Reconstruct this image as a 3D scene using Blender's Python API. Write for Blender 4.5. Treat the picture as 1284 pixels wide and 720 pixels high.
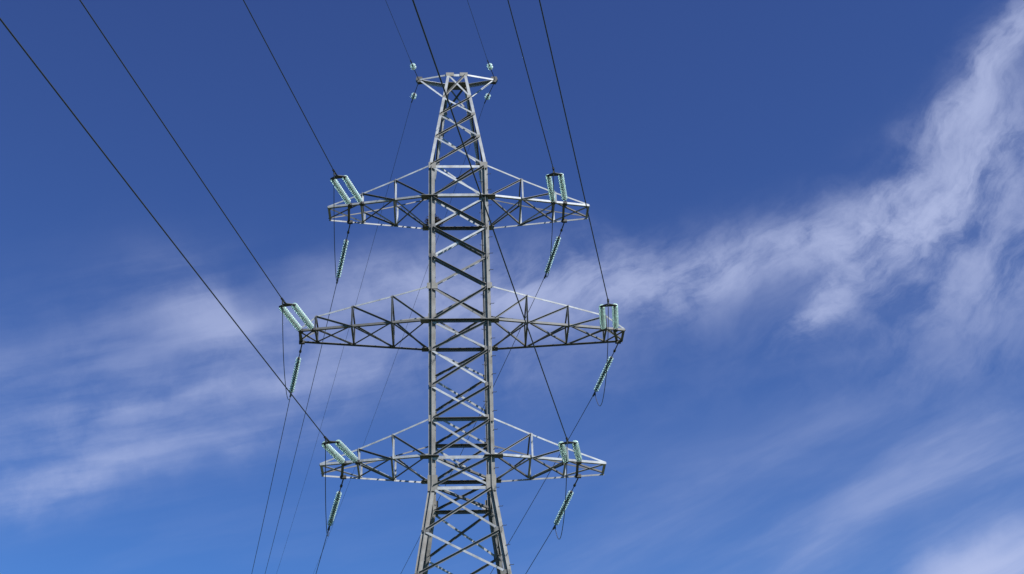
import bpy, bmesh, math, random
from mathutils import Vector, Matrix
random.seed(7)
S = bpy.context.scene
C = S.collection
for o in list(bpy.data.objects):
    bpy.data.objects.remove(o, do_unlink=True)

# ------------------------------------------------------------------ camera
cam = bpy.data.objects.new('camera', bpy.data.cameras.new('camera'))
C.objects.link(cam)
_R = Vector((0.999015, -0.033393, -0.029225)); _U = Vector((0.007866, -0.514895, 0.857217)); _F = Vector((0.043673, 0.856603, 0.514125))
m3 = Matrix((_R, _U, -_F)).transposed()
cam.matrix_world = Matrix.Translation((-0.4018, -49.3159, 1.6)) @ m3.to_4x4()
cam.data.sensor_width = 36.0
cam.data.lens = 1800 / 1284 * 36
cam.data.clip_start = 0.1; cam.data.clip_end = 6000
S.camera = cam

# ------------------------------------------------------------------ light, exposure
SUN_AZ, SUN_EL = 141.0, 47.0          # compass degrees from +Y towards +X
S.view_settings.view_transform = 'Standard'
S.view_settings.look = 'None'
S.view_settings.gamma = 1.0
S.view_settings.use_curve_mapping = False
S.view_settings.exposure = 1.0
S.cycles.sample_clamp_indirect = 3.0
sd = Vector((math.sin(math.radians(SUN_AZ)) * math.cos(math.radians(SUN_EL)),
             math.cos(math.radians(SUN_AZ)) * math.cos(math.radians(SUN_EL)), math.sin(math.radians(SUN_EL))))
sun = bpy.data.objects.new('sun', bpy.data.lights.new('sun', 'SUN'))
C.objects.link(sun)
sun.rotation_euler = sd.to_track_quat('Z', 'Y').to_euler()
sun.location = (60, -90, 90)
sun.data.energy = 4.8
sun.data.angle = math.radians(0.53)
sun.data.color = (1.0, 0.98, 0.945)

# ------------------------------------------------------------------ sky with cirrus
W = bpy.data.worlds.new('World'); S.world = W
W.use_nodes = True
nt = W.node_tree; N = nt.nodes; K = nt.links
N.clear()
wout = N.new('ShaderNodeOutputWorld'); bg = N.new('ShaderNodeBackground')
bg.inputs['Strength'].default_value = 0.05
K.new(bg.outputs[0], wout.inputs[0])
sky = N.new('ShaderNodeTexSky'); sky.sky_type = 'NISHITA'; sky.sun_disc = False
sky.sun_elevation = math.radians(SUN_EL); sky.sun_rotation = math.radians(SUN_AZ)
sky.altitude = 100; sky.air_density = 1.0; sky.dust_density = 0.6; sky.ozone_density = 3.0

def sock(x, node, i):
    if isinstance(x, (int, float)): node.inputs[i].default_value = x
    elif isinstance(x, (tuple, list)): node.inputs[i].default_value = x
    else: K.new(x, node.inputs[i])
def M(op, a, b=0.0, c=0.0, clamp=False):
    n = N.new('ShaderNodeMath'); n.operation = op; n.use_clamp = clamp
    sock(a, n, 0); sock(b, n, 1); sock(c, n, 2); return n.outputs[0]
def V(op, a, b=(0, 0, 0), out=0):
    n = N.new('ShaderNodeVectorMath'); n.operation = op
    sock(a, n, 0); sock(b, n, 1); return n.outputs[out]
def noise(vec, scale, detail, rough, dist=0.0):
    n = N.new('ShaderNodeTexNoise'); n.inputs['Scale'].default_value = scale
    n.inputs['Detail'].default_value = detail; n.inputs['Roughness'].default_value = rough
    n.inputs['Distortion'].default_value = dist
    K.new(vec, n.inputs['Vector']); return n
def smooth(x, a, b):
    n = N.new('ShaderNodeMapRange'); n.interpolation_type = 'SMOOTHSTEP'
    sock(x, n, 0); n.inputs[1].default_value = a; n.inputs[2].default_value = b
    return n.outputs[0]

# a chart of the sky around azimuth 3 deg, elevation 31 deg: (u, v) tangent-plane coordinates of a direction
az0, el0 = math.radians(3), math.radians(31)
F0 = Vector((math.sin(az0) * math.cos(el0), math.cos(az0) * math.cos(el0), math.sin(el0)))
R0 = Vector((math.cos(az0), -math.sin(az0), 0)); U0 = R0.cross(F0)
tc = N.new('ShaderNodeTexCoord'); D = tc.outputs['Generated']
dF = M('MAXIMUM', V('DOT_PRODUCT', D, tuple(F0), 1), 0.05)
cu = M('DIVIDE', V('DOT_PRODUCT', D, tuple(R0), 1), dF)
cv = M('DIVIDE', V('DOT_PRODUCT', D, tuple(U0), 1), dF)
cx = N.new('ShaderNodeCombineXYZ'); K.new(cu, cx.inputs[0]); K.new(cv, cx.inputs[1])
P0 = cx.outputs[0]
def warp(vec, scale, amount, detail=3):
    nz = noise(vec, scale, detail, 0.55)
    return V('ADD', vec, V('MULTIPLY', V('SUBTRACT', nz.outputs['Color'], (0.5, 0.5, 0.5)), (amount, amount, 0)))
Pw = warp(warp(P0, 8.0, 0.045, 2), 24.0, 0.026, 6)
BANKS = [  # u, v, length, width, direction, weight
    (0.3545, 0.1643, 0.0417, 0.0167, 0.925, 0.80),
    (0.3330, 0.1345, 0.0417, 0.0122, 0.925, 0.65),
    (0.3042, 0.1050, 0.0333, 0.0100, 0.402, 0.50),
    (0.2838, 0.0779, 0.0500, 0.0089, 0.838, 0.50),
    (0.2581, 0.0566, 0.0333, 0.0078, 0.489, 0.35),
    (0.3227, 0.0793, 0.0444, 0.0144, 0.803, 0.75),
    (0.2911, 0.0471, 0.0444, 0.0144, 0.803, 0.80),
    (0.2571, 0.0288, 0.0389, 0.0178, 0.489, 1.00),
    (0.2234, 0.0178, 0.0444, 0.0133, 0.227, 0.60),
    (0.1760, 0.0139, 0.0667, 0.0189, 0.279, 0.50),
    (0.1312, 0.0027, 0.0556, 0.0200, 0.314, 0.46),
    (0.0865, -0.0030, 0.0556, 0.0211, 0.140, 0.42),
    (0.0420, -0.0053, 0.0528, 0.0233, 0.140, 0.50),
    (0.0033, 0.0016, 0.0500, 0.0222, 0.140, 0.40),
    (-0.0412, -0.0008, 0.0500, 0.0222, 0.052, 0.50),
    (-0.0855, 0.0063, 0.0472, 0.0189, 0.052, 0.62),
    (-0.1086, -0.0196, 0.0667, 0.0222, 0.052, 0.20),
    (0.2352, -0.0093, 0.0222, 0.0100, 1.048, 0.80),
    (0.2166, -0.0331, 0.0211, 0.0089, 0.803, 1.00),
    (0.3405, 0.0315, 0.0722, 0.0500, 0.576, 0.58),
    (0.2974, -0.0115, 0.0833, 0.0306, 0.227, 0.28),
    (0.3507, 0.0867, 0.0333, 0.0278, 0.838, 0.35),
    (-0.2166, -0.0075, 0.0306, 0.0222, -0.733, 0.42),
    (-0.1757, -0.0311, 0.0667, 0.0178, -0.174, 0.40),
    (-0.1768, -0.0617, 0.0944, 0.0078, 0.105, 0.32),
    (-0.2493, -0.0658, 0.0889, 0.0111, 0.070, 0.18),
    (-0.2318, -0.0431, 0.1333, 0.0500, -0.035, 0.17),
    (-0.3270, -0.0620, 0.0889, 0.0333, -0.035, 0.20),
    (-0.3515, -0.1268, 0.0667, 0.0133, 0.210, 0.50),
    (-0.2788, -0.1137, 0.0944, 0.0144, 0.192, 0.34),
    (-0.3057, -0.0878, 0.1000, 0.0167, 0.105, 0.20),
    (-0.1781, -0.0978, 0.0944, 0.0122, 0.279, 0.16),
    (-0.0987, -0.0533, 0.0889, 0.0222, 0.140, 0.14),
    (0.0011, -0.0623, 0.0667, 0.0278, 0.140, 0.16),
    (0.3380, -0.2041, 0.0611, 0.0189, 0.315, 1.80),
    (0.3160, -0.1955, 0.0389, 0.0144, 0.489, 0.45),
    (0.2870, -0.1500, 0.1444, 0.0306, 0.384, 0.26),
    (0.2419, -0.1707, 0.1222, 0.0167, 0.419, 0.16),
    (0.1709, -0.1349, 0.2111, 0.0200, 0.437, 0.17),
    (0.3379, -0.1240, 0.0889, 0.0222, 0.315, 0.16),
    (0.1389, -0.0949, 0.2333, 0.0667, 0.140, 0.05),
]
dens = None
for (bu, bv, bl, bw, ba, wt) in BANKS:
    q = V('SUBTRACT', Pw, (bu, bv, 0))
    a = V('DOT_PRODUCT', q, (math.cos(ba) / bl, math.sin(ba) / bl, 0), 1)
    b = V('DOT_PRODUCT', q, (-math.sin(ba) / bw, math.cos(ba) / bw, 0), 1)
    e = M('EXPONENT', M('MULTIPLY', M('ADD', M('MULTIPLY', a, a), M('MULTIPLY', b, b)), -0.8))
    dens = M('MULTIPLY', e, wt) if dens is None else M('MULTIPLY_ADD', e, wt, dens)
# fibres drawn out along the wind, and finer curdled detail
rot = N.new('ShaderNodeVectorRotate'); rot.rotation_type = 'Z_AXIS'; rot.inputs['Angle'].default_value = -0.45
K.new(Pw, rot.inputs['Vector'])
fib = noise(V('MULTIPLY', rot.outputs[0], (10.0, 30.0, 1.0)), 1.0, 9, 0.66, 0.1).outputs['Fac']
rot3 = N.new('ShaderNodeVectorRotate'); rot3.rotation_type = 'Z_AXIS'; rot3.inputs['Angle'].default_value = -0.9
K.new(Pw, rot3.inputs['Vector'])
plume = noise(V('MULTIPLY', rot3.outputs[0], (11.0, 34.0, 1.0)), 1.0, 9, 0.66, 0.1).outputs['Fac']
pm = smooth(cu, 0.19, 0.27)
fib = M('ADD', M('MULTIPLY', fib, M('SUBTRACT', 1.0, pm)), M('MULTIPLY', plume, pm))
cur = noise(Pw, 18.0, 10, 0.66, 0.1).outputs['Fac']
pat = noise(Pw, 9.0, 4, 0.5).outputs['Fac']
tex = M('ADD', M('ADD', M('MULTIPLY', fib, 0.46), M('MULTIPLY', cur, 0.32)), M('MULTIPLY', pat, 0.22))
feather = M('ADD', 0.14, M('MULTIPLY', smooth(tex, 0.38, 0.65), 1.6))
# long smooth streaks, west of the pylon
rot2 = N.new('ShaderNodeVectorRotate'); rot2.rotation_type = 'Z_AXIS'; rot2.inputs['Angle'].default_value = -0.17
K.new(P0, rot2.inputs['Vector'])
lng = noise(warp(V('MULTIPLY', rot2.outputs[0], (4.5, 27.0, 1.0)), 1.0, 0.5, 4), 1.0, 7, 0.52).outputs['Fac']
streak = M('ADD', 0.22, M('MULTIPLY', smooth(M('ADD', M('MULTIPLY', lng, 0.72), M('MULTIPLY', cur, 0.28)), 0.36, 0.64), 1.4))
rot4 = N.new('ShaderNodeVectorRotate'); rot4.rotation_type = 'Z_AXIS'; rot4.inputs['Angle'].default_value = -0.44
K.new(P0, rot4.inputs['Vector'])
low = noise(warp(V('MULTIPLY', rot4.outputs[0], (4.5, 24.0, 1.0)), 1.0, 0.5, 4), 1.0, 8, 0.56).outputs['Fac']
lowm = smooth(cv, -0.06, -0.12)
feather = M('ADD', M('MULTIPLY', feather, M('SUBTRACT', 1.0, lowm)), M('MULTIPLY', M('ADD', 0.4, M('MULTIPLY', smooth(low, 0.34, 0.68), 1.2)), lowm))
side_mix = smooth(cu, -0.22, 0.10)
mod = M('ADD', M('MULTIPLY', feather, side_mix), M('MULTIPLY', streak, M('SUBTRACT', 1.0, side_mix)))
veil = M('MULTIPLY', smooth(lng, 0.40, 0.85), M('MULTIPLY', smooth(cv, 0.06, -0.06), 0.07))
cover = M('ADD', M('MULTIPLY', M('SUBTRACT', 1.0, M('EXPONENT', M('MULTIPLY', M('MULTIPLY', dens, mod), -0.85))), 0.85), veil)
# deep polarised blue of the clear sky
sep = N.new('ShaderNodeSeparateColor'); K.new(sky.outputs[0], sep.inputs[0])
com = N.new('ShaderNodeCombineColor')
for i, (gain, power) in enumerate(((0.498, 1.09), (0.55, 1.49), (0.786, 1.39))):
    K.new(M('MULTIPLY', M('POWER', sep.outputs[i], power), gain), com.inputs[i])
mix = N.new('ShaderNodeMix'); mix.data_type = 'RGBA'
K.new(cover, mix.inputs['Factor'])
K.new(com.outputs[0], mix.inputs[6])
mix.inputs[7].default_value = (5.4, 6.05, 8.7, 1)
K.new(mix.outputs[2], bg.inputs['Color'])

# ------------------------------------------------------------------ materials
def mat(name, col, rough=0.6, metal=0.0, var=0.2, scale=6.0, col2=None, rust=0.0, **kw):
    m = bpy.data.materials.new(name); m.use_nodes = True
    t = m.node_tree; b = t.nodes['Principled BSDF']
    tcn = t.nodes.new('ShaderNodeTexCoord')
    nz = t.nodes.new('ShaderNodeTexNoise'); nz.inputs['Scale'].default_value = scale
    nz.inputs['Detail'].default_value = 6; nz.inputs['Roughness'].default_value = 0.65
    t.links.new(tcn.outputs['Object'], nz.inputs['Vector'])
    r = t.nodes.new('ShaderNodeValToRGB')
    r.color_ramp.elements[0].position = 0.33; r.color_ramp.elements[1].position = 0.68
    c2 = col2 or tuple(c * (1 - var) for c in col)
    r.color_ramp.elements[0].color = (*c2, 1); r.color_ramp.elements[1].color = (*col, 1)
    t.links.new(nz.outputs['Fac'], r.inputs['Fac'])
    res = r.outputs['Color']
    if rust:
        mp = t.nodes.new('ShaderNodeMapping'); mp.inputs['Scale'].default_value = (1.6, 1.6, 0.55)
        t.links.new(tcn.outputs['Object'], mp.inputs['Vector'])
        n2 = t.nodes.new('ShaderNodeTexNoise'); n2.inputs['Scale'].default_value = 2.3; n2.inputs['Detail'].default_value = 8
        n2.inputs['Roughness'].default_value = 0.7
        t.links.new(mp.outputs[0], n2.inputs['Vector'])
        mr = t.nodes.new('ShaderNodeMapRange'); mr.inputs[1].default_value = 0.52; mr.inputs[2].default_value = 0.72; mr.inputs[4].default_value = rust
        t.links.new(n2.outputs['Fac'], mr.inputs[0])
        mx = t.nodes.new('ShaderNodeMix'); mx.data_type = 'RGBA'; mx.inputs[7].default_value = (0.085, 0.058, 0.04, 1)
        t.links.new(mr.outputs[0], mx.inputs['Factor']); t.links.new(res, mx.inputs[6]); res = mx.outputs[2]
    if rust:                                   # every bar was galvanised apart: each a little lighter or duller
        oi = t.nodes.new('ShaderNodeObjectInfo'); m2 = t.nodes.new('ShaderNodeMapRange')
        m2.inputs[3].default_value = 0.72; m2.inputs[4].default_value = 1.12
        t.links.new(oi.outputs['Random'], m2.inputs[0])
        vm = t.nodes.new('ShaderNodeVectorMath'); vm.operation = 'SCALE'
        t.links.new(res, vm.inputs[0]); t.links.new(m2.outputs[0], vm.inputs['Scale']); res = vm.outputs[0]
    t.links.new(res, b.inputs['Base Color'])
    b.inputs['Roughness'].default_value = rough; b.inputs['Metallic'].default_value = metal
    for k, v in kw.items(): b.inputs[k.replace('_', ' ')].default_value = v
    return m
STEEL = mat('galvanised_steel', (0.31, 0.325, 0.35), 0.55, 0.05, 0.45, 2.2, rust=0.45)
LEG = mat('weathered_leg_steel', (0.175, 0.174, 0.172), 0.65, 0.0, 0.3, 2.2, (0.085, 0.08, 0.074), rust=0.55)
STEEL_SHADED = mat('shaded_steel', (0.10, 0.098, 0.098), 0.6, 0.0, 0.4, 3.0, rust=0.4)  # darker copy of STEEL: shade on the dark-looking bars put into the colour
PLATE = mat('gusset_plate_steel', (0.16, 0.15, 0.135), 0.6, 0.0, 0.35, 5.0, rust=0.6)
IRON = mat('forged_fitting_iron', (0.018, 0.018, 0.02), 0.6, 0.0, 0.3, 9.0)
WIRE = mat('stranded_aluminium', (0.022, 0.023, 0.028), 0.6, 0.0, 0.2, 2.0)
GLASS = mat('insulator_glass', (0.74, 0.95, 0.89), 0.28, 0.0, 0.2, 4.0, Transmission_Weight=0.75, IOR=1.3)
TWIG = mat('dry_twigs', (0.06, 0.045, 0.03), 0.9, 0.0, 0.4, 20.0)
GRASS = mat('meadow_grass', (0.05, 0.065, 0.025), 0.95, 0.0, 0.4, 0.4, (0.03, 0.04, 0.018))
CONC = mat('footing_concrete', (0.35, 0.34, 0.32), 0.9, 0.0, 0.25, 3.0)

# ------------------------------------------------------------------ mesh helpers
def mesh_obj(name, verts, faces, mats, parent=None, mi=None, smooth_=False):
    me = bpy.data.meshes.new(name)
    me.from_pydata([tuple(v) for v in verts], [], faces)
    for m in (mats if isinstance(mats, (list, tuple)) else [mats]): me.materials.append(m)
    if mi: me.polygons.foreach_set('material_index', mi)
    if smooth_: me.polygons.foreach_set('use_smooth', [True] * len(me.polygons))
    bm = bmesh.new(); bm.from_mesh(me); bmesh.ops.recalc_face_normals(bm, faces=bm.faces); bm.to_mesh(me); bm.free()
    me.update()
    o = bpy.data.objects.new(name, me); C.objects.link(o)
    if parent:
        o.parent = parent
        o.matrix_parent_inverse = Matrix.Translation(-Vector(world_loc(parent)))
    return o
def world_loc(o):
    v = Vector(o.location) if o.type == 'EMPTY' else Vector((0, 0, 0))
    return v
def empty(name, loc):
    o = bpy.data.objects.new(name, None); C.objects.link(o); o.location = loc
    o.empty_display_size = 0.3
    return o
def tag(o, label=None, cat=None, group=None, kind=None):
    for k, v in (('label', label), ('category', cat), ('group', group), ('kind', kind)):
        if v: o[k] = v
    return o
class MB:
    def __init__(s): s.v = []; s.f = []; s.m = []
    def add(s, v, f, m=0):
        n = len(s.v); s.v += [Vector(q) for q in v]; s.f += [tuple(i + n for i in q) for q in f]; s.m += [m] * len(f)
    def prism(s, a, b, pts, m=0):           # pts: list of offset vectors
        a = Vector(a); b = Vector(b); n = len(pts)
        s.add([a + q for q in pts] + [b + q for q in pts],
              [tuple(range(n))[::-1], tuple(range(n, 2 * n))] + [(i, (i + 1) % n, n + (i + 1) % n, n + i) for i in range(n)], m)
    def angle(s, a, b, e1, e2, w, t=0.012, m=0, w2=None):
        w2 = w2 or w
        s.prism(a, b, [Vector((0, 0, 0)), e1 * w, e1 * w + e2 * t, e1 * t + e2 * t, e1 * t + e2 * w2, e2 * w2], m)
    def face_bar(s, a, b, n, style, w, t=0.012, m=0):
        a = Vector(a); b = Vector(b); n = Vector(n); d = (b - a).normalized()
        n = (n - d * n.dot(d)).normalized(); u = n.cross(d).normalized()
        ref = Vector((0, 0, 1)) if abs(u.z) > 0.02 else Vector((1, 0, 0))
        if u.dot(ref) < 0: u = -u
        if style == 'bright': e1, e2 = -u, -n
        elif style == 'dark': e1, e2 = -u, n
        elif style == 'under': e1, e2 = u, -n
        s.angle(a, b, e1, e2, w, t, m)
    def box(s, c, sx, sy, sz, m=0, X=Vector((1, 0, 0)), Y=Vector((0, 1, 0)), Z=Vector((0, 0, 1))):
        c = Vector(c)
        p = [c + X * (sx / 2 * i) + Y * (sy / 2 * j) + Z * (sz / 2 * k) for k in (-1, 1) for i, j in ((-1, -1), (1, -1), (1, 1), (-1, 1))]
        s.add(p, [(3, 2, 1, 0), (4, 5, 6, 7), (0, 1, 5, 4), (1, 2, 6, 5), (2, 3, 7, 6), (3, 0, 4, 7)], m)
    def tube(s, pts, r, seg=6, m=0, close=True):
        pts = [Vector(p) for p in pts]; rows = []
        for i, p in enumerate(pts):
            d = (pts[min(i + 1, len(pts) - 1)] - pts[max(i - 1, 0)]).normalized()
            x = d.cross(Vector((0, 0, 1)))
            if x.length < 1e-3: x = d.cross(Vector((1, 0, 0)))
            x.normalize(); y = x.cross(d)
            rr = r[i] if isinstance(r, (list, tuple)) else r
            rows.append([p + x * rr * math.cos(k * 2 * math.pi / seg) + y * rr * math.sin(k * 2 * math.pi / seg) for k in range(seg)])
        f = [(i * seg + k, i * seg + (k + 1) % seg, (i + 1) * seg + (k + 1) % seg, (i + 1) * seg + k) for i in range(len(pts) - 1) for k in range(seg)]
        if close: f += [tuple(range(seg))[::-1], tuple((len(pts) - 1) * seg + k for k in range(seg))]
        s.add([q for r_ in rows for q in r_], f, m)
    def lathe(s, a, d, prof, seg=12, m=0):   # prof: (distance along d, radius)
        a = Vector(a); d = Vector(d).normalized()
        x = d.cross(Vector((0, 0, 1))).normalized(); y = x.cross(d)
        v = [a + d * h + (x * math.cos(k * 2 * math.pi / seg) + y * math.sin(k * 2 * math.pi / seg)) * r for h, r in prof for k in range(seg)]
        f = [(i * seg + k, i * seg + (k + 1) % seg, (i + 1) * seg + (k + 1) % seg, (i + 1) * seg + k) for i in range(len(prof) - 1) for k in range(seg)]
        f += [tuple(range(seg))[::-1], tuple((len(prof) - 1) * seg + k for k in range(seg))]
        s.add(v, f, m)
    def build(s, name, mats, parent=None, smooth_=False):
        return mesh_obj(name, s.v, s.f, mats, parent, s.m, smooth_)

def bar(name, parent, a, b, n, style, w, m, t=0.012):
    q = MB(); q.face_bar(a, b, n, style, w, t); return q.build(name, m, parent)

# ------------------------------------------------------------------ ground
g = MB(); n = 48
ring = [Vector((2500 * math.cos(k * 2 * math.pi / n), 2500 * math.sin(k * 2 * math.pi / n), 0)) for k in range(n)]
g.add(ring, [tuple(range(n))])
tag(g.build('ground', GRASS), kind='structure')

# ------------------------------------------------------------------ the tower
HW = 1.2
PEAK = [(41.833, 0.408), (40.41, 0.614), (39.34, 0.769), (38.02, 0.960), (36.358, 1.2)]
BODY = [36.358, 34.824, 33.371, 31.972, 30.571, 29.033, 27.769, 26.236, 24.837, 23.33, 22.123]
BASE = [22.123, 20.38, 18.70, 16.3, 13.3, 9.6, 5.2, 0.0]
def half(z):
    if z >= 36.358: return 1.2 + (0.408 - 1.2) * (z - 36.358) / (41.833 - 36.358)
    if z >= 22.123: return 1.2
    return 1.2 + 0.137 * (22.123 - z)
tower = tag(empty('transmission_tower', (0, 0, 0)), 'tall grey steel lattice pylon with three pairs of cross arms', 'pylon')
LC = 0.115                                     # leg axis lies this far inside the outer faces
def leg_pt(sx, sy, z): h = half(z); return Vector((sx * (h - LC), sy * (h - 0.06), z))
legs = {}
for sx in (-1, 1):
    for sy in (-1, 1):
        q = MB(); X = Vector((1, 0, 0)); Y = Vector((0, 1, 0)); t = 0.016; w = 0.125
        for z0, z1 in ((0.0, 22.123), (22.123, 36.33)):      # starred (cruciform) double angle
            a, b = leg_pt(sx, sy, z0), leg_pt(sx, sy, z1)
            q.prism(a, b, [X * i * w + Y * j * t / 2 for i, j in ((-1, -1), (1, -1), (1, 1), (-1, 1))])
            q.prism(a, b, [X * i * t / 2 + Y * j * w for i, j in ((-1, -1), (1, -1), (1, 1), (-1, 1))])
        legs[sx, sy] = q.build('leg', LEG, tower)
        q = MB(); h0, h1 = 1.2, 0.408                        # single angle up the peak
        q.angle((sx * h0, sy * h0, 36.30), (sx * h1, sy * h1, 41.86), Vector((-sx, 0, 0)), Vector((0, -sy, 0)), 0.12, 0.014)
        q.build('peak_leg', STEEL, tower)
        q = MB(); c = leg_pt(sx, sy, 0)
        q.lathe((c.x, c.y, 0.0), (0, 0, 1), [(0, 0.55), (0.35, 0.45), (0.42, 0.40)], 16); q.build('footing', CONC, legs[sx, sy])

# gusset plates: flat ones under the cross arms and upright ones on the faces
for z, sc in ((34.824, 1.0), (29.033, 1.05), (23.33, 1.05)):
    for sx in (-1, 1):
        for sy in (-1, 1):
            q = MB(); q.box((sx * (HW - 0.03), sy * (HW - 0.05), z - 0.02), 0.66 * sc, 0.34, 0.02)
            q.build('arm_gusset', STEEL_SHADED, tower)
for z, w, h in ((36.358, 0.30, 0.30), (30.571, 0.42, 0.26), (24.837, 0.30, 0.26), (22.25, 0.36, 0.62)):
    for sx in (-1, 1):
        for sy in (-1, 1):
            hh = half(z)
            q = MB(); q.box((sx * (hh - 0.14), sy * (hh + 0.003), z), w, 0.014, h)
            q.build('face_gusset', PLATE, tower)

for z in [BODY[i] for i in (2, 3, 6, 7)] + [BASE[1], BASE[2]] + [p[0] for p in PEAK[1:4]]:
    for sx in (-1, 1):
        for sy in (-1, 1):
            hh = half(z); pk = z > 36.4
            q = MB(); q.box((sx * (hh - (0.10 if pk else 0.15)), sy * (hh + 0.004) , z), 0.17 if pk else 0.24, 0.012, 0.15 if pk else 0.17)
            q.build('node_plate', STEEL_SHADED if not pk else PLATE, tower)

# step bolts up the near right leg
for k in range(46):
    z = 18.6 + k * 0.385; s = 1 if k % 2 else -1
    c = leg_pt(1, -1, z)
    q = MB(); a = c + Vector((s * 0.10, -0.03, 0)); q.tube([a, a + Vector((s * 0.15, 0, 0)), a + Vector((s * 0.15, 0, 0.025))], 0.011, 6)
    q.build('step_bolt', IRON, legs[1, -1])

# diagonal braces, an X in each bay of each face
side = MB()
bays = [(PEAK[i + 1][0], PEAK[i][0], 'peak') for i in range(4)] + [(BODY[i + 1], BODY[i], 'body') for i in range(10)] + [(BASE[i + 1], BASE[i], 'base') for i in range(7)]
for z0, z1, zone in bays:
    ins = 0.06 if zone == 'peak' else 0.16
    w = 0.072 if zone == 'peak' else 0.082
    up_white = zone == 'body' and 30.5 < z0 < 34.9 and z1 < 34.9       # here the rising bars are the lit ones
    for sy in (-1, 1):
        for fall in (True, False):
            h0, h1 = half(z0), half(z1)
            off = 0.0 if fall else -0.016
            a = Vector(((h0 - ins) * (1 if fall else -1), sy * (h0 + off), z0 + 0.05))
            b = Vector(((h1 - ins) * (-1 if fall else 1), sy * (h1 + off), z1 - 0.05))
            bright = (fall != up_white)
            m = STEEL if bright else STEEL_SHADED
            if 28.9 < z0 < 30.6 and zone == 'body': m = STEEL_SHADED
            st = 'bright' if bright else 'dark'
            
            nrm = Vector((0, -1, 0)) if (sy < 0 or bright) else Vector((0, -1, 0))
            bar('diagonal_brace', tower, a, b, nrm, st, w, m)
    for sx in (-1, 1):
        for fall in (True, False):
            h0, h1 = half(z0), half(z1)
            a = Vector((sx * (h0 - 0.01), (h0 - ins) * (1 if fall else -1), z0 + 0.05))
            b = Vector((sx * (h1 - 0.01), (h1 - ins) * (-1 if fall else 1), z1 - 0.05))
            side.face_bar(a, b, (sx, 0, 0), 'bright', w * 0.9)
tag(side.build('diagonal_brace', STEEL_SHADED, tower), kind='stuff')

# horizontal belts and plan braces
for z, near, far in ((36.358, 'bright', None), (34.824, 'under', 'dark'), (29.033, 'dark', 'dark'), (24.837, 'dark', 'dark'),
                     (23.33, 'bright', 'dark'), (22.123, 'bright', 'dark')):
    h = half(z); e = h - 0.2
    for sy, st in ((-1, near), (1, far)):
        if st: bar('horizontal_belt', tower, (-e, sy * (h - 0.02), z), (e, sy * (h - 0.02), z), (0, -1, 0), st, 0.12, STEEL_SHADED if st == 'dark' else STEEL)
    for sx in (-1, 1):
        bar('horizontal_belt', tower, (sx * (h - 0.02), -e, z - 0.004), (sx * (h - 0.02), e, z - 0.004), (sx, 0, 0), 'under', 0.1, STEEL_SHADED)
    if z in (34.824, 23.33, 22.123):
        bar('plan_brace', tower, (-e, -e, z + 0.03), (e, e, z + 0.03), (0, 0, -1), 'bright', 0.08, STEEL_SHADED)
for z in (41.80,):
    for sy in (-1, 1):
        bar('horizontal_belt', tower, (-0.30, sy * 0.408, z), (0.30, sy * 0.408, z), (0, -1, 0), 'bright' if sy < 0 else 'dark', 0.12, STEEL if sy < 0 else STEEL_SHADED)
q = MB(); q.box((0, 0.16, 41.60), 0.80, 0.54, 0.02); q.build('top_plate', STEEL_SHADED, tower)
for sx in (-1, 1):
    q = MB(); q.box((sx * 0.30, -0.425, 41.78), 0.34, 0.014, 0.18); q.build('face_gusset', PLATE, tower)

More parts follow.
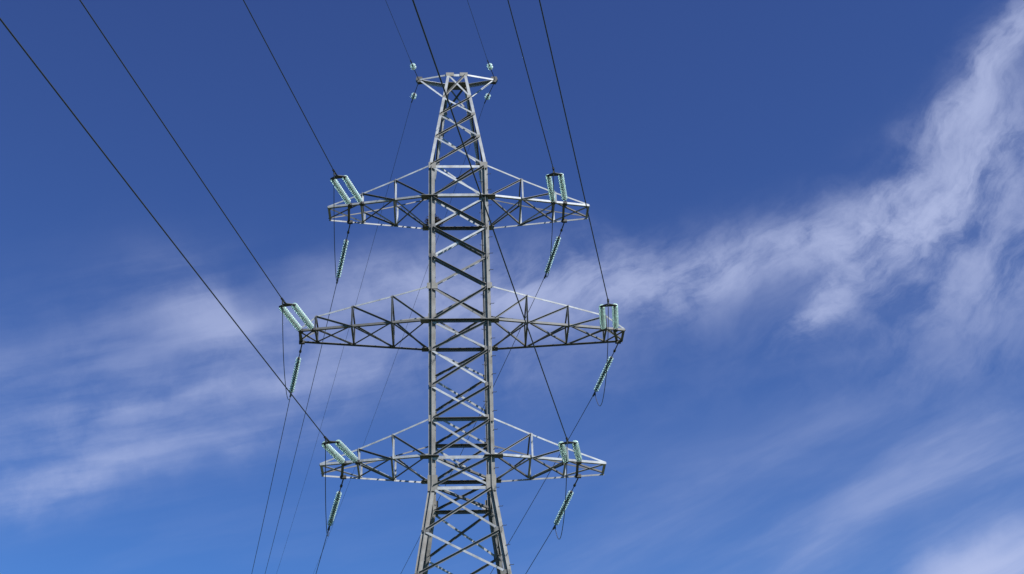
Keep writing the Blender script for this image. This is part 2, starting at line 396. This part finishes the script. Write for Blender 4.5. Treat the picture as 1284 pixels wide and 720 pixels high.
# cross arms
def lerp(a, b, t): return a + (b - a) * t
def cross_arm(s, z, zu, L, d, zt, ts, heights, dark, attach, label):
    M1 = STEEL_SHADED if dark else STEEL
    A = {fc: Vector((s * HW, fc * HW, z)) for fc in (-1, 1)}
    B = {fc: Vector((s * L, fc * d, zt)) for fc in (-1, 1)}
    H = zu - z
    lo = {fc: [A[fc]] + [lerp(A[fc], B[fc], t) for t in ts] + [B[fc]] for fc in (-1, 1)}
    hi = {fc: [A[fc] + Vector((0, 0, H))] + [lerp(A[fc], B[fc], t) + Vector((0, 0, H * h)) for t, h in zip(ts, heights)] + [B[fc] + Vector((0, 0, 0.09))] for fc in (-1, 1)}
    q = MB()
    for fc in (-1, 1):
        q.face_bar(lo[fc][0], lo[fc][-1], (0, -1, 0), 'under' if fc < 0 else ('dark' if dark else 'bright'), 0.09 if fc < 0 else 0.065)
    q.face_bar(B[-1], B[1], (s, 0, 0), 'under', 0.10)
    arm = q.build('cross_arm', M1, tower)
    arm['label'] = label
    n = len(ts)
    for fc in (-1, 1):
        q = MB()
        for i in range(n + 1):
            q.face_bar(hi[fc][i], hi[fc][i + 1], (0, -1, 0), 'bright', 0.062 if fc < 0 else 0.05)
        q.build('tie', STEEL if fc < 0 else STEEL_SHADED, arm)
        for i in range(1, n + 1):
            if dark:
                q = MB(); q.angle(lo[fc][i], hi[fc][i], Vector((0, -1, 0)), Vector((-1, 0, 0)), 0.07); q.build('post', STEEL_SHADED, arm)
            else:
                bar('post', arm, lo[fc][i], hi[fc][i], (-1, 0, 0), 'bright', 0.07, STEEL)
        for i in range(n):
            bar('diagonal', arm, lo[fc][i] + Vector((s * 0.06 * (i == 0), 0, 0)), hi[fc][i + 1] - Vector((0, 0, 0.02)), (0, -1, 0), 'dark', 0.06, STEEL_SHADED)
    dn = Vector((0, 0, -1))
    for i in range(1, n + 1):
        bar('cross_strut', arm, lo[-1][i] + Vector((0, 0, 0.01)), lo[1][i] + Vector((0, 0, 0.01)), dn, 'bright', 0.075, M1)
        bar('cross_strut', arm, hi[-1][i] - Vector((0, 0, 0.03)), hi[1][i] - Vector((0, 0, 0.03)), dn, 'bright', 0.06, STEEL_SHADED)
    for i in range(n + 1):
        bar('plan_brace', arm, lo[-1][i] + Vector((0, 0, 0.02)), lo[1][i + 1] + Vector((0, 0, 0.02)), dn, 'bright', 0.06, STEEL_SHADED)
        bar('plan_brace', arm, lo[1][i] + Vector((0, 0, 0.04)), lo[-1][i + 1] + Vector((0, 0, 0.04)), (0, -1, -0.6), 'bright', 0.055, M1)
    # hanger plates and struts where the insulator sets are made fast
    nx, fx = attach
    def on(fc, x):
        t = (abs(x) - HW) / (L - HW); return lerp(A[fc], B[fc], t)
    for dx in (-0.245, 0.245):
        a = on(-1, nx + dx)
        q = MB(); q.box(a + Vector((0, -0.03, -0.02)), 0.16, 0.20, 0.10); q.build('hanger_plate', IRON, arm)
    a = on(1, fx)
    q = MB(); q.box(a + Vector((0, 0.01, -0.03)), 0.22, 0.12, 0.12); q.build('hanger_plate', IRON, arm)
    bar('cross_strut', arm, on(-1, nx - s * -0.245) - Vector((0, 0, 0.005)), on(1, fx) - Vector((0, 0, 0.005)), dn, 'bright', 0.10, STEEL_SHADED)
    return arm
ARMS = {  # z, upper z, bays, tie heights, dark; tips (length, half depth, z) left and right
    'top': (34.824, 36.358, (0.333, 0.659), (0.655, 0.345), False, (5.347, 0.428, 34.785), (5.399, 0.428, 34.80)),
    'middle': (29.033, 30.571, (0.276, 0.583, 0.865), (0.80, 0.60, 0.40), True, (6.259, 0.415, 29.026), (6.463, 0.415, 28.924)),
    'bottom': (23.33, 24.837, (0.33, 0.645), (0.66, 0.36), False, (5.214, 0.439, 23.345), (5.359, 0.439, 23.245)),
}
NEAR_A = {('top', -1): (-4.173, -0.647, 34.796), ('middle', -1): (-5.912, -0.468, 29.026), ('bottom', -1): (-4.06, -0.658, 23.348),
          ('top', 1): (4.131, -0.661, 34.839), ('middle', 1): (5.837, -0.508, 28.937), ('bottom', 1): (4.099, -0.67, 23.27)}
FAR_A = {('top', -1): (-4.495, 0.587, 34.793), ('middle', -1): (-6.208, 0.422, 29.026), ('bottom', -1): (-4.419, 0.59, 23.35),
         ('top', 1): (4.427, 0.607, 34.81), ('middle', 1): (6.274, 0.443, 28.928), ('bottom', 1): (4.398, 0.615, 23.264)}
NEAR_L = {('top', -1): (-4.851, -3.447, 34.454), ('middle', -1): (-6.564, -3.268, 28.764), ('bottom', -1): (-4.749, -3.458, 23.031),
          ('top', 1): (3.723, -3.461, 34.494), ('middle', 1): (5.513, -3.308, 28.574), ('bottom', 1): (3.686, -3.47, 22.864)}
FAR_L = {('top', -1): (-5.194, 3.687, 33.881), ('middle', -1): (-6.899, 3.522, 28.336), ('bottom', -1): (-5.146, 3.69, 22.596),
         ('top', 1): (3.792, 3.707, 34.056), ('middle', 1): (5.569, 3.543, 28.228), ('bottom', 1): (3.674, 3.715, 22.497)}
SIDE = {-1: 'left', 1: 'right'}
for k, (z, zu, ts, hs_, dark, tl, tr) in ARMS.items():
    for s, tip in ((-1, tl), (1, tr)):
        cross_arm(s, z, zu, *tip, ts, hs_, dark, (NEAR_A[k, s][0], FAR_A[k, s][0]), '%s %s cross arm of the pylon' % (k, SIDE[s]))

# earth wire arms at the very top
EZ = 41.80
for s in (-1, 1):
    q = MB(); tip = Vector((s * 1.669, 0, EZ))
    for fc in (-1, 1):
        q.face_bar((s * 0.40, fc * 0.408, EZ), tip + Vector((0, fc * 0.07, 0)), (0, -1, 0), 'bright' if fc < 0 else 'dark', 0.085 if fc < 0 else 0.13)
    ea = q.build('ground_wire_arm', STEEL, tower)
    for fc in (-1,):
        bar('strut', ea, tip + Vector((-s * 0.12, fc * 0.08, -0.08)), (s * 0.60, fc * 0.60, 40.43), (0, -1, 0), 'bright', 0.075, STEEL)
    q = MB(); q.prism(tip + Vector((0, -0.09, 0)), tip + Vector((0, 0.09, 0)),
                      [Vector((s * x, 0, zz)) for x, zz in ((-0.16, 0.12), (0.08, 0.13), (0.12, -0.02), (0.03, -0.18), (-0.20, -0.14))])
    q.build('tip_plate', IRON, ea)

# ------------------------------------------------------------------ insulators
def disc_string(q, a, d, count, pitch=0.146, R=0.122):
    for i in range(count):
        p = a + d * (i * pitch)
        q.lathe(p, d, [(0, 0.022), (0.0, 0.055), (0.058, 0.055), (0.064, 0.03)], 10, 1)                    # iron cap
        q.lathe(p, d, [(0.05, 0.045), (0.058, R * 0.72), (0.078, R), (0.092, R), (0.085, R * 0.7), (0.10, R * 0.55), (0.10, 0.03)], 14, 0)  # glass shell
        q.lathe(p, d, [(0.088, 0.032), (pitch, 0.032)], 6, 1)                                             # pin
def conductor_dir(az, s): return Vector((math.sin(az), math.cos(az), s)).normalized()

def near_set(N, L, label):
    N = Vector(N) + Vector((0, -0.08, -0.04)); L = Vector(L)
    root = tag(empty('insulator_set', N), label, 'insulator', 'double insulator strings on the near side')
    d = (L - N); T = d.length; d.normalize(); x = d.cross(Vector((0, 0, 1))).normalized()
    n = 14; start = 0.22; glass = n * 0.146
    for sg in (-1, 1):
        o = x * 0.245 * sg
        q = MB(); q.tube([N + o, N + o + d * start], 0.02, 6); q.build('link', IRON, root)
        q = MB(); disc_string(q, N + o + d * start, d, n); q.build('glass_string', [GLASS, IRON], root, True)
    y = d * (start + glass)
    q = MB(); up = x.cross(d)
    c = N + y
    q.prism(c - up * 0.012, c + up * 0.012, [x * a + d * b for a, b in ((-0.33, -0.02), (-0.33, 0.05), (-0.06, 0.22), (0.06, 0.22), (0.33, 0.05), (0.33, -0.02))])
    q.build('yoke_plate', IRON, root)
    q = MB(); q.tube([c + d * 0.16, L + d * 0.12], [0.03, 0.045], 8); q.tube([L, L + Vector((0, 0.03, -0.16))], 0.03, 6); q.build('dead_end_clamp', IRON, root)
def far_set(N, L, label):
    N = Vector(N) + Vector((0, 0.06, -0.08)); L = Vector(L)
    root = tag(empty('insulator_string', N), label, 'insulator', 'single insulator strings on the far side')
    d = (L - N); T = d.length; d.normalize()
    n = 15; start = T - n * 0.146 - 0.12
    q = MB(); q.tube([N, N + d * (start * 0.5)], 0.026, 6); q.tube([N + d * (start * 0.5), N + d * start], 0.018, 6)
    q.lathe(N + d * (start * 0.45), d, [(0, 0.03), (0.02, 0.05), (0.12, 0.05), (0.14, 0.03)], 8); q.build('link', IRON, root)
    q = MB(); disc_string(q, N + d * start, d, n, 0.146, 0.108); q.build('glass_string', [GLASS, IRON], root, True)
    q = MB(); q.tube([L - d * 0.12, L + d * 0.25], [0.03, 0.04], 8); q.tube([L, L + Vector((0, -0.04, -0.15))], 0.03, 6); q.build('dead_end_clamp', IRON, root)
ORD = {'top': 'top', 'middle': 'middle', 'bottom': 'bottom'}
for k in ARMS:
    for s in (-1, 1):
        near_set(NEAR_A[k, s], NEAR_L[k, s], 'twin green glass insulator strings pointing forward from the %s %s cross arm' % (k, SIDE[s]))
        far_set(FAR_A[k, s], FAR_L[k, s], 'single green glass insulator string trailing below the %s %s cross arm' % (k, SIDE[s]))
EN = {-1: (-1.984, -1.5, 41.652), 1: (1.316, -1.5, 41.647)}
EF = {-1: (-2.02, 1.5, 41.755), 1: (1.238, 1.5, 41.701)}
for s in (-1, 1):
    for P, nm, fc in ((EN, 'above', -1), (EF, 'below', 1)):
        a = Vector((s * 1.669, fc * 0.08, EZ - 0.03)); L = Vector(P[s]); d = (L - a); T = d.length; d.normalize()
        root = tag(empty('disc_insulator', a), 'small glass insulator %s the %s tip of the topmost arm' % (nm, SIDE[s]), 'insulator', 'earth wire insulators at the top')
        q = MB(); q.tube([a, a + d * (T - 0.62)], 0.016, 6); q.build('link', IRON, root)
        q = MB(); disc_string(q, a + d * (T - 0.62), d, 2, 0.15, 0.125); q.build('glass_string', [GLASS, IRON], root, True)
        q = MB(); q.tube([a + d * (T - 0.32), a + d * T], [0.02, 0.028], 6); q.build('wire_clamp', IRON, root)

# ------------------------------------------------------------------ wires
NEAR_W = {('top', -1): (3.3476, -0.0571), ('middle', -1): (3.3472, -0.0478), ('bottom', -1): (3.3480, -0.0570),
          ('top', 1): (3.3458, -0.0501), ('middle', 1): (3.3412, -0.0362), ('bottom', 1): (3.3456, -0.0329)}
FAR_W = {('top', -1): (-0.2007, -0.0529), ('middle', -1): (-0.2001, -0.0591), ('bottom', -1): (-0.1961, -0.0828),
         ('top', 1): (-0.2025, -0.0359), ('middle', 1): (-0.2014, -0.0562), ('bottom', 1): (-0.2010, -0.0587)}
def span(name, P, az, s, c, T, r, label, group, cat):
    P = Vector(P); q = MB()
    q.tube([P + Vector((math.sin(az) * t, math.cos(az) * t, s * t + c * t * t)) for t in [T * i / 80 for i in range(81)]], r, 8)
    return tag(q.build(name, WIRE, None, True), label, cat, group)
for k in ARMS:
    for s in (-1, 1):
        span('power_line', NEAR_L[k, s], *NEAR_W[k, s], 0.0002, 95, 0.019,
             'dark cable running overhead towards the viewer from the %s %s cross arm' % (k, SIDE[s]), 'overhead cables on the near side', 'cable')
        span('power_line', FAR_L[k, s], *FAR_W[k, s], 0.000697, 85, 0.0135,
             'thin cable running away downwards from the string under the %s %s cross arm' % (k, SIDE[s]), 'cables leading away behind the pylon', 'cable')
for s, wn, wf in ((-1, (3.3510, -0.0853), (-0.2044, -0.0513)), (1, (3.3530, -0.0894), (-0.2046, -0.0353))):
    span('earth_wire', EN[s], *wn, 0.0002, 95, 0.009, 'very thin wire rising out of frame above the %s tip of the topmost arm' % SIDE[s], 'earth wires', 'wire')
    span('earth_wire', EF[s], *wf, 0.000697, 85, 0.008, 'very faint wire leading away behind from the %s tip of the topmost arm' % SIDE[s], 'earth wires', 'wire')
# jumper loops hanging under the arms between the two live ends
SAG = {('top', -1): 1.2, ('middle', -1): 1.3, ('bottom', -1): 1.3, ('top', 1): 1.2, ('middle', 1): 1.75, ('bottom', 1): 1.5}
for (k, s), sag in SAG.items():
    a = Vector(NEAR_L[k, s]) + Vector((0, 0.02, -0.14)); b = Vector(FAR_L[k, s]) + Vector((0, -0.03, -0.14))
    pts = []
    for i in range(41):
        t = i / 40; p = a.lerp(b, t); p.z -= sag * (1 - abs(2 * t - 1) ** 2.4); pts.append(p)
    q = MB(); q.tube(pts, 0.014, 8)
    tag(q.build('jumper_cable', WIRE, None, True), 'slack jumper cable looping under the %s %s cross arm' % (k, SIDE[s]), 'cable', 'jumper loops under the cross arms')

# ------------------------------------------------------------------ a nest on the far corner under the top left arm
q = MB(); c = Vector((-1.03, 1.02, 34.99))
for i in range(230):
    a = random.uniform(0, 2 * math.pi); r = 0.25 * math.sqrt(random.random()); zz = random.uniform(-0.15, 0.22) * (1 - r)
    p = c + Vector((r * math.cos(a) * 1.15, r * math.sin(a), zz))
    d = Vector((random.gauss(0, 1), random.gauss(0, 1), random.gauss(0, 0.45))).normalized() * random.uniform(0.08, 0.2)
    q.tube([p - d, p + Vector((0, 0, random.uniform(-0.02, 0.02))), p + d], 0.011, 4)
tag(q.build('bird_nest', TWIG), 'dark clump of twigs lodged behind the left leg just under the top arm', 'nest')
